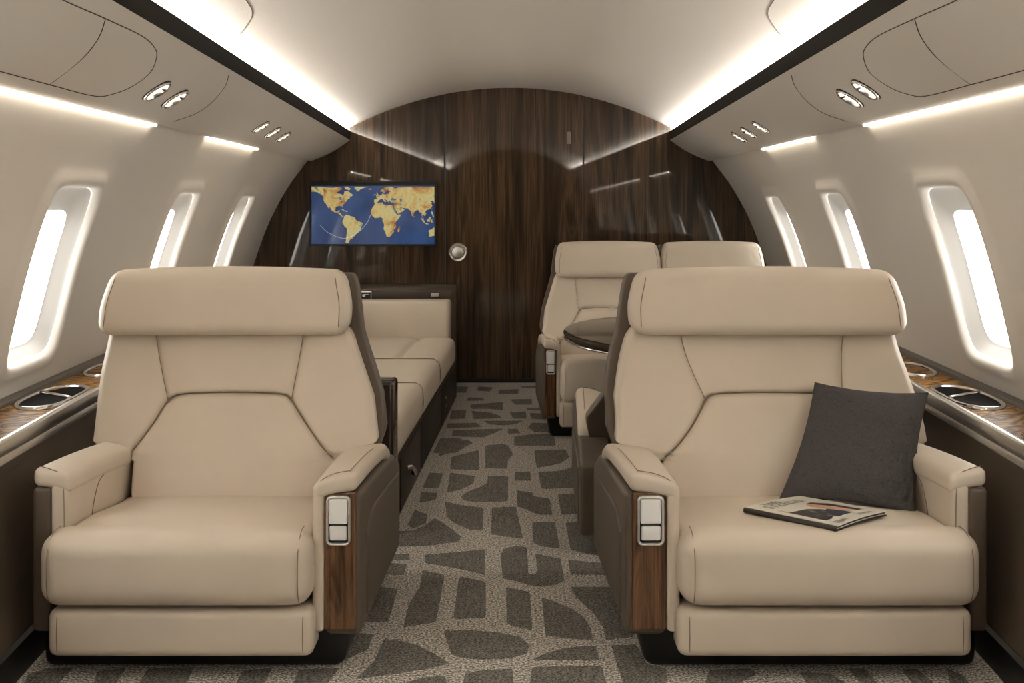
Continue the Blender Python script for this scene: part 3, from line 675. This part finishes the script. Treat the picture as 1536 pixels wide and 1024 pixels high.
def headrest():
    def f(x, y, z):
        t = (z-.905)/.105
        c = -.903; u = (x-c)/.397
        x = c+(x-c)*(1-.055*sm(-.2, 1.0, t)-.015*sm(-.4, -1, t))
        y += (z-.81)*ZY*.8-.022*(1-u*u)*(1-abs(t)**3*.6)
        z += .012*(1-u*u)*sm(.2, 1, t)
        return (x, y, z)
    return soft(-1.300, -.506, yb(.81)-.062, yb(.81)+.065, .806, 1.006, .042, (16, 2, 6), f, k=6)
def seam_tube(pts, r=.0012): return tube(smooth_path(pts, 5), r, 5)

def seat(name, label, fmap, flip, cat='seat', group=None, inner=True, outer=True, base=(0, 0, 0), controls=True, root=None, dense=True, zc=0, body=True):
    """a wide leather club seat; x runs from the wall arm (-1.24) to the aisle arm (-.39), y from its front (3.0) back"""
    e = root or empty(name, base, label, cat, group)
    MAP[0], MAP[1] = fmap, flip
    br = obj('backrest', backrest(dense), LEATHER, e)
    for P, r in ((SEAMS[0], .0011), (SEAMS[1], .0011), (SEAMS[2], .0022)):
        Q = []
        for p in smooth_path([(a, 0, b) for a, b in P], 4):
            u = (p.x-ltab(CT, p.z))/(tab(HT, p.z) if p.z < .5 else ltab(HT[4:], p.z)); cu = max(1-u*u, 0)
            Q.append((p.x, yb(p.z)-.012*cu-.018*math.exp(-((p.z-.42)/.10)**2)*cu+(.0145 if r < .002 else .0235)-.0040, p.z))
        obj('seam', tube(Q, r, 5), SEAM, e.children[-1] if False else br)
    obj('back_shell', shell(), TAUPE, e)['label'] = 'taupe back shell'
    h = obj('headrest', headrest(), LEATHER, e)
    for sx in (-1, 1):
        P = []
        for z in lin(.835, .985, 8):
            t = (z-.905)/.105; u = .925*sx; x = -.903+u*.397*(1-.055*sm(-.2, 1, t))
            P.append((x, yb(.81)-.062+(z-.81)*ZY*.8-.022*(1-u*u)*(1-abs(t)**3*.6)+.001, z))
        obj('seam', tube(P, .0014, 5), SEAM, h)
    # cushion
    z1 = .374+zc
    def top(x, y, z):
        if z > .30: z += .010*math.sin(math.pi*min(max((x+1.152)/.644, 0), 1))-.030*sm(3.2, 3.58, y)
        return (x, y, z)
    def roll(x, y, z):
        u = (x+.85)/.345; zz = (z-.285)/.095
        y -= .012*(1-min(abs(u), 1)**4)*(1-min(abs(zz), 1)**4); z += .006*(1-min(abs(u), 1)**4)*sm(.1, .9, zz)
        return (x, y, z)
    pad = soft(-1.152, -.511, 3.09, 3.60, .20, z1, .022, (14, 12, 2), top)
    rl = soft(-1.196, -.503, 3.020, 3.160, .192, z1+.004, .052, (14, 2, 4), roll, k=6)
    c = obj('seat_cushion', join(pad, rl), LEATHER, e)
    for xs in (-1.165, -.534):
        P = [(xs, 3.115, z1+.0065), (xs, 3.075, z1+.0055), (xs, 3.040, z1-.011), (xs, 3.018, z1-.045), (xs, 3.014, .30), (xs, 3.018, .24), (xs, 3.035, .207)]
        obj('seam', seam_tube(P), SEAM, c)
    fr = obj('footrest', soft(-1.176, -.500, 3.045, 3.19, .064, .184+zc*.5, .022, (14, 2, 3), lambda x, y, z: (x, y-.004*(1-((x+.838)/.338)**2), z), k=5), LEATHER, e)
    for xs in (-1.150, -.526): obj('seam', seam_tube([(xs, 3.0455, .168+zc*.5), (xs, 3.042, .12), (xs, 3.0455, .08)]), SEAM, fr)
    # lower body and plinth
    if body: obj('seat_base', soft(-1.19, -.49, 3.15, 3.98, .09, .335, .02, (2, 2, 2)), TAUPE, e)
    def pl(x, y, z):
        k = (z/.14); return (x+(.03*k if x > -.8 else 0), y-.02*k, z)
    obj('plinth', soft(-1.225, -.437, 3.150, 3.92, 0, .140, .025, (2, 2, 2), pl), BLACK, e)['label'] = 'black recessed plinth'
    # arms
    def cap(xi, xo, ins):
        def f(x, y, z):
            t = (y-3.09)/.66; w = (x-xi)/(xo-xi)
            z += -.042*t+.006*math.sin(math.pi*min(max(t, 0), 1))
            if ins: z -= .030*(1-w)**2*(1-.5*t); x += .020*t*max(w, 0)
            else: z -= .020*(1-w)**2
            z -= .020*sm(.86, 1.0, t)
            return (x, y, z)
        return f
    if inner:
        A = soft(-.510, -.393, 3.088, 3.75, .474, .524, .020, (5, 12, 2), cap(-.510, -.393, True), k=5)
        B = soft(-.510, -.479, 3.090, 3.72, .112, .492, .012, (2, 10, 5), lambda x, y, z: (x, y, z-.042*(y-3.09)/.66*sm(.2, .45, z)), k=3)
        arm = obj('armrest', join(A, B), LEATHER, e)
        obj('seam', seam_tube([(-.504, 3.100, .30), (-.503, 3.094, .42), (-.495, 3.098, .491), (-.46, 3.102, .517), (-.415, 3.110, .5255)]), SEAM, arm)
        obj('seam', seam_tube([(-.415, 3.110, .5245), (-.410, 3.25, .520), (-.404, 3.45, .508), (-.398, 3.65, .486)]), SEAM, arm)
        obj('wood_panel', soft(-.478, -.399, 3.094, 3.115, .118, .472, .003, (1, 1, 1), k=2), ARMWOOD, e, smooth=False)['label'] = 'walnut panel on the front of the armrest'
        sp = obj('side_panel', soft(-.478, -.386, 3.106, 3.995, .100, .470, .016, (2, 12, 4), lambda x, y, z: (x+(.020*(y-3.1)/.9 if x > -.43 else 0), y, z-(.040*(y-3.1)/.66 if z > .3 else -.0)-(.02*(y-3.1)/.9 if z < .3 else 0)-.05*sm(3.8, 4.0, y)*sm(.3, .47, z))), TAUPE, e)
        sp['label'] = 'taupe outer side panel'
        obj('inset', soft(-.392, -.381, 3.20, 3.93, .125, .400, .006, (1, 8, 2), lambda x, y, z: (x+.020*(y-3.1)/.9, y, z-.045*(y-3.1)/.66*(1 if z > .3 else .3)-.05*sm(.5, 1, (3.45-y)/.25)*(1 if z > .3 else 0)), k=3), TAUPE, sp)
        if controls:
            cp = obj('control_panel', rr_ring(-.473, -.410, .338, .466, 3.089,   .014, .008), SATIN, e); cp['label'] = 'chrome framed control panel'
            obj('recess', soft(-.470, -.413, 3.0895, 3.095, .341, .463, .002, (1, 1, 1), k=2), BLACK, cp, smooth=False)
            obj('button', soft(-.4655, -.4175, 3.080, 3.092, .394, .459, .005, (2, 1, 2), lambda x, y, z: (x, y-.004*sm(.43, .395, z), z), k=3), WHITE, cp)
            obj('button', soft(-.4645, -.4200, 3.081, 3.092, .350, .389, .005, (2, 1, 2), lambda x, y, z: (x, y+.004*sm(.37, .35, z), z), k=3), WHITE, cp)
    if outer:
        A = soft(-1.246, -1.146, 3.128, 3.75, .478, .530, .020, (5, 12, 2), cap(-1.146, -1.246, False), k=5)
        B = soft(-1.200, -1.154, 3.130, 3.72, .200, .500, .014, (2, 10, 5), lambda x, y, z: (x, y, z-.042*(y-3.09)/.66*sm(.2, .45, z)), k=3)
        arm = obj('armrest', join(A, B), LEATHER, e)
        obj('seam', seam_tube([(-1.163, 3.129, .30), (-1.163, 3.129, .44), (-1.172, 3.136, .505), (-1.20, 3.137, .523), (-1.236, 3.150, .529)]), SEAM, arm)
        obj('seam', seam_tube([(-1.1535, 3.62, .458), (-1.1530, 3.45, .455), (-1.1528, 3.37, .44), (-1.1528, 3.33, .40), (-1.1528, 3.31, .36)]), SEAM, arm)
        sp = obj('side_panel', soft(-1.246, -1.197, 3.126, 3.99, .100, .480, .014, (2, 6, 4), lambda x, y, z: (x, y, z-(.05*(y-3.1)/.66 if z > .3 else 0))), TAUPE, e)
        sp['label'] = 'taupe outer side panel'
    MAP[0], MAP[1] = None, False
    return e
def rr_ring(x0, x1, z0, z1, y, r, w):
    """rounded rectangular frame standing in the XZ plane"""
    def out(d, h):
        P = []
        for cx, cz, a0 in ((x1-r, z1-r, 0), (x0+r, z1-r, 90), (x0+r, z0+r, 180), (x1-r, z0+r, 270)):
            for k in range(6):
                a = math.radians(a0+18*k); P.append((cx+(r-d)*math.cos(a), y+h, cz+(r-d)*math.sin(a)))
        return P
    rings = [out(0, .004), out(.0005, -.007), out(.0015, -.009), (out(.0052, -.009)), out(.0060, -.007), out(.0062, .004)]
    m = len(rings[0]); V = [p for q in rings for p in q]; F = []
    for i in range(len(rings)-1):
        for j in range(m): F.append((i*m+j, i*m+(j+1) % m, (i+1)*m+(j+1) % m, (i+1)*m+j))
    return V, F

seat('club_seat', 'cream leather club seat, empty, on the left beside the windows', lambda x, y, z: (x, y, z), False, base=(-.84, 3.5, 0), group='wide cream leather club seats')
def back_k(z): return .045*sm(.45, .8, z)
def RX(x, z):
    a = x if x < -1.14 else -1.14+(x+1.14)*1.114
    b = 1.104*x+.1815; t = sm(.5, .8, z); return -(a*(1-t)+b*t)
seat('club_seat', 'cream leather club seat on the right holding the charcoal pillow', lambda x, y, z: (RX(x, z), y, z), True, base=(.80, 3.5, 0), group='wide cream leather club seats')
seat('club_seat', 'cream club seat facing away, directly behind the seat with the pillow', lambda x, y, z: (-(1.03*x)-.135+.07*sm(.45, .7, z), 8.15-y, z*.87), False, base=(.70, 4.6, 0), dense=False, group='wide cream leather club seats')
# two-place seat beyond the table
de = empty('double_seat', (.85, 6.8, 0), 'two-place cream leather seat with twin headrests in front of the bulkhead', 'seat')
def unit1(x, y, z):
    X = -.78*x-.13
    return (min(X, .883), y+3.22, z)
def unit2(x, y, z):
    X = -.76*x+.50
    return (max(X, .887) if X < 1.0 else X, y+3.22, z)
seat(None, None, unit1, True, root=de, outer=False, zc=.035, dense=False)
seat(None, None, unit2, True, root=de, inner=False, zc=.035, dense=False)

# ------------------------------------------------------------------ sofa
def sofa():
    e = empty('sofa', (-.85, 6.0, 0), 'long cream leather sofa on a dark wood base along the left wall', 'sofa')
    MAP[0] = lambda x, y, z: (x+.030*(y-4.68), y, z)
    def cr(y0, y1, seam=False):
        def f(x, y, z):
            u = (y-y0)/(y1-y0)
            if z > .34: z += .010*math.sin(math.pi*min(max(u, 0), 1)); 
            if seam and z > .34: z -= .012*math.exp(-((x+.655)/.010)**2)+.012*math.exp(-((x+.655)/.03)**2)
            return (x, y, z)
        return f
    cushs = []
    for i, (y0, y1) in enumerate(((4.60, 5.538), (5.552, 6.435), (6.449, 7.50))):
        cushs.append(None); cushs[-1] = obj('seat_cushion', soft(-1.22, -.425, y0, y1, .235, .405, .045, (60 if i == 2 else 8, 10, 2), cr(y0, y1, i == 2), k=5), LEATHER, e)
        for q in ((y1-.020,), (y0+.020, y1-.020), (y0+.020,))[i]:
            zt = .405-.0055
            obj('seam', seam_tube([(-1.15, q, zt+.0016), (-.80, q, zt+.0016), (-.50, q, zt+.001), (-.46, q, zt-.004), (-.440, q, zt-.018), (-.431, q, .35), (-.4305, q, .29), (-.445, q, .25)], .0024), SEAM, cushs[-1])
    obj('back_cushion', soft(-1.40, -1.21, 4.60, 7.50, .30, .66, .04, (2, 10, 3)), LEATHER, e)
    obj('end_bolster', soft(-1.40, -.418-.05, 7.505, 7.70, .30, .632, .022, (8, 2, 3), k=5), LEATHER, e)['label'] = 'padded cream end bolster'
    b = obj('sofa_base', soft(-1.38, -.433, 4.60, 7.69, .0, .245, .008, (2, 8, 2), k=2), SOFAWOOD, e)
    obj('end_board', soft(-1.38, -.425, 4.44, 4.59, .0, .565, .014, (2, 1, 3), k=3), mat('brown_lacquer', (.030, .018, .011), .22, coat=.7)[0], e)['label'] = 'dark brown end board'
    d = obj('drawer', soft(-.4345, -.4285, 4.70, 5.45, .02, .225, .003, (1, 1, 1), k=2), SOFAWOOD, e)
    obj('handle', tube(smooth_path([(-.428, 4.90, .150), (-.410, 4.92, .148), (-.407, 4.99, .120), (-.410, 5.06, .092), (-.428, 5.08, .090)], 5), .009, 8), CHROME, d)
    d2 = obj('drawer', soft(-.4345, -.4285, 5.48, 6.50, .02, .225, .003, (1, 1, 1), k=2), SOFAWOOD, e)
    d3 = obj('drawer', soft(-.4345, -.4285, 6.53, 7.60, .02, .225, .003, (1, 1, 1), k=2), SOFAWOOD, e)
    for z in (.10, .145): obj('knob', loop_lathe([(.008, 0), (.008, .008), (.005, .010)], (-.4285, 6.75, z), (1, 0, 0), (0, 0, 1), 12), CHROME, d3)
    MAP[0] = None
    c = empty('side_cabinet', (-.85, 8.0, 0), 'low dark brown cabinet between the sofa end and the bulkhead', 'cabinet')
    obj('body', soft(-1.50, -.372, 7.80, 8.345, 0, .685, .018, (2, 2, 2), k=3), TAUPE, c)
    obj('upper_rail', soft(-1.50, -.372, 7.765, 7.81, .60, .690, .012, (4, 1, 1), k=3), mat('brown_satin', (.055, .038, .026), .3, coat=.3)[0], c)
    sk = obj('socket', soft(-1.000, -.893, 7.757, 7.768, .622, .674, .004, (1, 1, 1), k=2), CHROME, c, smooth=False); sk['label'] = 'black power socket with metal rim'
    obj('socket_face', soft(-.993, -.900, 7.753, 7.760, .628, .668, .003, (1, 1, 1), k=2), BLACK, sk, smooth=False)
    obj('socket_mark', join(loop_lathe([(.010, 0), (.010, -.004), (.006, -.005)], (-.944, 7.7535, .647), (0, 1, 0), (1, 0, 0), 14), soft(-.972, -.956, 7.751, 7.754, .653, .657, .001, (1, 1, 1), k=2), soft(-.934, -.912, 7.751, 7.754, .653, .657, .001, (1, 1, 1), k=2)), WHITE, sk)
    pb = obj('label_plate', soft(-.512, -.462, 7.759, 7.767, .640, .662, .002, (1, 1, 1), k=2), STEEL, c, smooth=False); pb['label'] = 'small metal plate'
sofa()

# ------------------------------------------------------------------ oval table
def table():
    e = empty('oval_table', (.82, 5.73, 0), 'polished dark brown oval table between the right hand seats', 'table')
    prof = [(.01, 0), (.93, 0), (.975, .006), (.995, .016), (1.0, .028), (.997, .034), (.985, .0385), (.96, .040), (.01, .040)]
    V, F = [], []; n = 96
    for k, h in prof:
        for i in range(n):
            t = 2*math.pi*i/n; V.append((.815+.56*k*math.cos(t), 5.73+.84*(1-(1-k)*.6)*math.sin(t) if k > .5 else 5.73+.01*math.sin(t), .585+h))
    for i in range(len(prof)-1):
        for j in range(n): F.append((i*n+j, i*n+(j+1) % n, (i+1)*n+(j+1) % n, (i+1)*n+j))
    sharp(obj('tabletop', (V, F), GLOSSBR, e), 50)
    # metal edge band
    P = [(.815+.553*math.cos(t), 5.73+.833*math.sin(t), .588) for t in lin(0, 2*math.pi, 72)]
    obj('edge_band', tube(P, .005, 8), CHROME, e)
    obj('pedestal', soft(.68, .95, 5.50, 5.96, .04, .584, .03, (2, 2, 2), k=4), SOFAWOOD, e)
    obj('foot', soft(.62, 1.01, 5.40, 6.06, 0, .045, .015, (2, 2, 1), k=3), BLACK, e)
table()

# ------------------------------------------------------------------ pillow
def pillow():
    cs = dict(bl=Vector((.776, 3.460, .368)), br=Vector((1.118, 3.310, .362)), tl=Vector((.934, 3.680, .672)), tr=Vector((1.254, 3.600, .652)))
    n = 40; V, F = [], []
    def base(u, v):
        a = (u+1)/2; b = (v+1)/2
        p = cs['bl']*(1-a)*(1-b)+cs['br']*a*(1-b)+cs['tl']*(1-a)*b+cs['tr']*a*b
        cx = (cs['bl']+cs['br']+cs['tl']+cs['tr'])/4
        pinch = .085*((1-u*u)*v*v+(1-v*v)*u*u)
        return p+(cx-p)*pinch
    nr = (cs['br']-cs['bl']).cross(cs['tl']-cs['bl']).normalized()
    def wr(u, v):
        w = .0
        for (cu, cv), a in (((1, .15), .012), ((1, -.55), .013), ((.95, -.95), .010), ((-1, -.9), .006), ((.5, -1), .008), ((-.9, .95), .005)):
            d = math.hypot(u-cu, v-cv); w += a*math.sin(14*math.atan2(v-cv, u-cu))*math.exp(-d*3.0)*min(1, d*4)
        return w
    idx = {}
    for side in (0, 1):
        for i in range(n+1):
            for j in range(n+1):
                edge = i in (0, n) or j in (0, n)
                if edge and side == 1: idx[1, i, j] = idx[0, i, j]; continue
                u = math.sin((-1+2*i/n)*math.pi/2); v = math.sin((-1+2*j/n)*math.pi/2)
                th = .062*(max(0, 1-u**2)**.55)*(max(0, 1-v**2)**.55)
                p = base(u, v)+nr*((th+wr(u, v)*(0 if edge else 1)) if side == 0 else -th*.8)
                idx[side, i, j] = len(V); V.append(tuple(p))
    for side in (0, 1):
        for i in range(n):
            for j in range(n):
                q = (idx[side, i, j], idx[side, i+1, j], idx[side, i+1, j+1], idx[side, i, j+1]); F.append(q if side == 0 else q[::-1])
    e = obj('pillow', (V, F), CLOTH); tag(e, 'square charcoal fabric pillow leaning on the right seat back', 'pillow')
    rim = [base(math.sin((-1+2*i/n)*math.pi/2), -1) for i in range(n+1)]+[base(1, math.sin((-1+2*i/n)*math.pi/2)) for i in range(n+1)]+[base(-math.sin((-1+2*i/n)*math.pi/2), 1) for i in range(n+1)]
    obj('piping', tube([tuple(p) for p in rim], .0018, 5), mat('pillow_piping', (.03, .028, .027), .9)[0], e)
pillow()

# ------------------------------------------------------------------ magazine
def magazine():
    Lf, Bt, Rt, Tp = Vector((.634, 3.240, .384)), Vector((.832, 3.055, .382)), Vector((1.003, 3.195, .386)), Vector((.815, 3.370, .384))
    e = empty('magazine', tuple((Lf+Bt+Rt+Tp)/4), 'folded glossy magazine lying on the right seat cushion', 'magazine')
    up = Vector((0, 0, 1))
    def P(a, b, h): # a along Lf->Bt (spine), b from spine to the fore edge
        p = Lf*(1-a)*(1-b)+Bt*a*(1-b)+Tp*(1-a)*b+Rt*a*b
        lift = .004*math.sin(math.pi*b)
        return tuple(p+up*(h+lift))
    paper = mat('magazine_paper', (.70, .67, .58), .35, coat=.2)[0]; dk = mat('magazine_spine', (.030, .024, .018), .45)[0]
    def slab(h0, h1, a0=0, a1=1, b0=0, b1=1, n=10):
        V, F = [], []
        aa, bb = lin(a0, a1, n), lin(b0, b1, n)
        for h in (h0, h1):
            for a in aa:
                for b in bb: V.append(P(a, b, h))
        m = n+1; k = m*m
        for i in range(n):
            for j in range(n):
                q = (i*m+j, (i+1)*m+j, (i+1)*m+j+1, i*m+j+1); F.append(q[::-1]); F.append(tuple(x+k for x in q))
        for i in range(n):
            for A, B in (((i*m), ((i+1)*m)), ((i+1)*m+n, i*m+n), (i+1, i), (n*m+i, n*m+i+1)): F.append((A, B, B+k, A+k))
        return V, F
    obj('pages', slab(.0035, .0118, .01, .992, .01, .975), dk, e, smooth=False)
    obj('page_edge', slab(.0058, .0070, .01, 1.002, .02, .99), paper, e, smooth=False)
    obj('cover', slab(.0118, .0142, 0, 1, .015, 1), paper, e, smooth=False)
    obj('back_cover', slab(.0, .0030, 0, 1, 0, 1), dk, e, smooth=False)
    sp = [P(a, -.004, .0072) for a in lin(0, 1, 10)]
    o = obj('spine', tube(sp, .0072, 10), dk, e); o['label'] = 'dark rounded spine'
    def patch(name, poly, h, m, par):
        n = len(poly); V = [P(a, b, h) for a, b in poly]
        cx = sum(a for a, b in poly)/n, sum(b for a, b in poly)/n; V.append(P(*cx, h))
        obj(name, (V, [(i, (i+1) % n, n) for i in range(n)]), m, par, smooth=False)
    cov = e.children[2] if False else [c for c in e.children if c.name.startswith('cover')][0]
    c1 = mat('photo_beige', (.50, .40, .30), .4)[0]; c2 = mat('photo_dark', (.02, .02, .022), .4)[0]; c3 = mat('photo_skin', (.55, .30, .20), .4)[0]
    c4 = mat('photo_hair', (.07, .03, .015), .4)[0]; c5 = mat('photo_navy', (.02, .03, .06), .4)[0]; c6 = mat('print_grey', (.22, .21, .20), .4)[0]
    rect = lambda a0, a1, b0, b1: [(a0, b0), (a1, b0), (a1, b1), (a0, b1)]
    H = .01435
    patch('cover_photo', rect(.30, .84, .10, .86), H, c1, cov)
    patch('cover_photo_figure', [(.42, .11), (.83, .11), (.835, .45), (.70, .52), (.55, .48), (.46, .38)], H+.0002, c2, cov)
    patch('cover_photo_coat', [(.62, .45), (.835, .43), (.835, .60), (.66, .62), (.58, .56)], H+.0003, c5, cov)
    patch('cover_photo_face', [(.34, .56), (.44, .50), (.62, .56), (.78, .62), (.80, .70), (.66, .71), (.48, .68), (.37, .65)], H+.0004, c3, cov)
    patch('cover_photo_hair', [(.32, .60), (.30, .72), (.45, .83), (.80, .85), (.82, .76), (.60, .74), (.45, .70), (.36, .66)], H+.0005, c4, cov)
    for k in range(10):
        a, b = .46+.034*k, .16+.24*random.random(); patch('cover_photo_fold', [(a, b), (a+.05, b+.02), (a+.055, b+.05), (a+.01, b+.04)], H+.0004, c6, cov)
    def text(s, a0, b0, da, size, m):
        cu = bpy.data.curves.new('t', 'FONT'); cu.body = s; cu.size = 1; cu.offset = .015
        t = bpy.data.objects.new('t', cu); C.objects.link(t); bpy.context.view_layer.update()
        me = bpy.data.meshes.new_from_object(t.evaluated_get(bpy.context.evaluated_depsgraph_get()))
        V = [P(a0-v.co.y*size*1.1, b0+v.co.x*size, H+.0006) for v in me.vertices]; F = [tuple(p.vertices) for p in me.polygons]
        bpy.data.objects.remove(t); return obj('cover_title' if size > .1 else 'cover_text', (V, F), m, cov, smooth=False)
    text('SYZELLIS', .235, .12, 0, .155, c6)
    text('Vanelle', .105, .20, 0, .09, c4)
    text('ESSAY', .965, .10, 0, .085, c6); text('REVIEW', .955, .55, 0, .075, c6)
magazine()
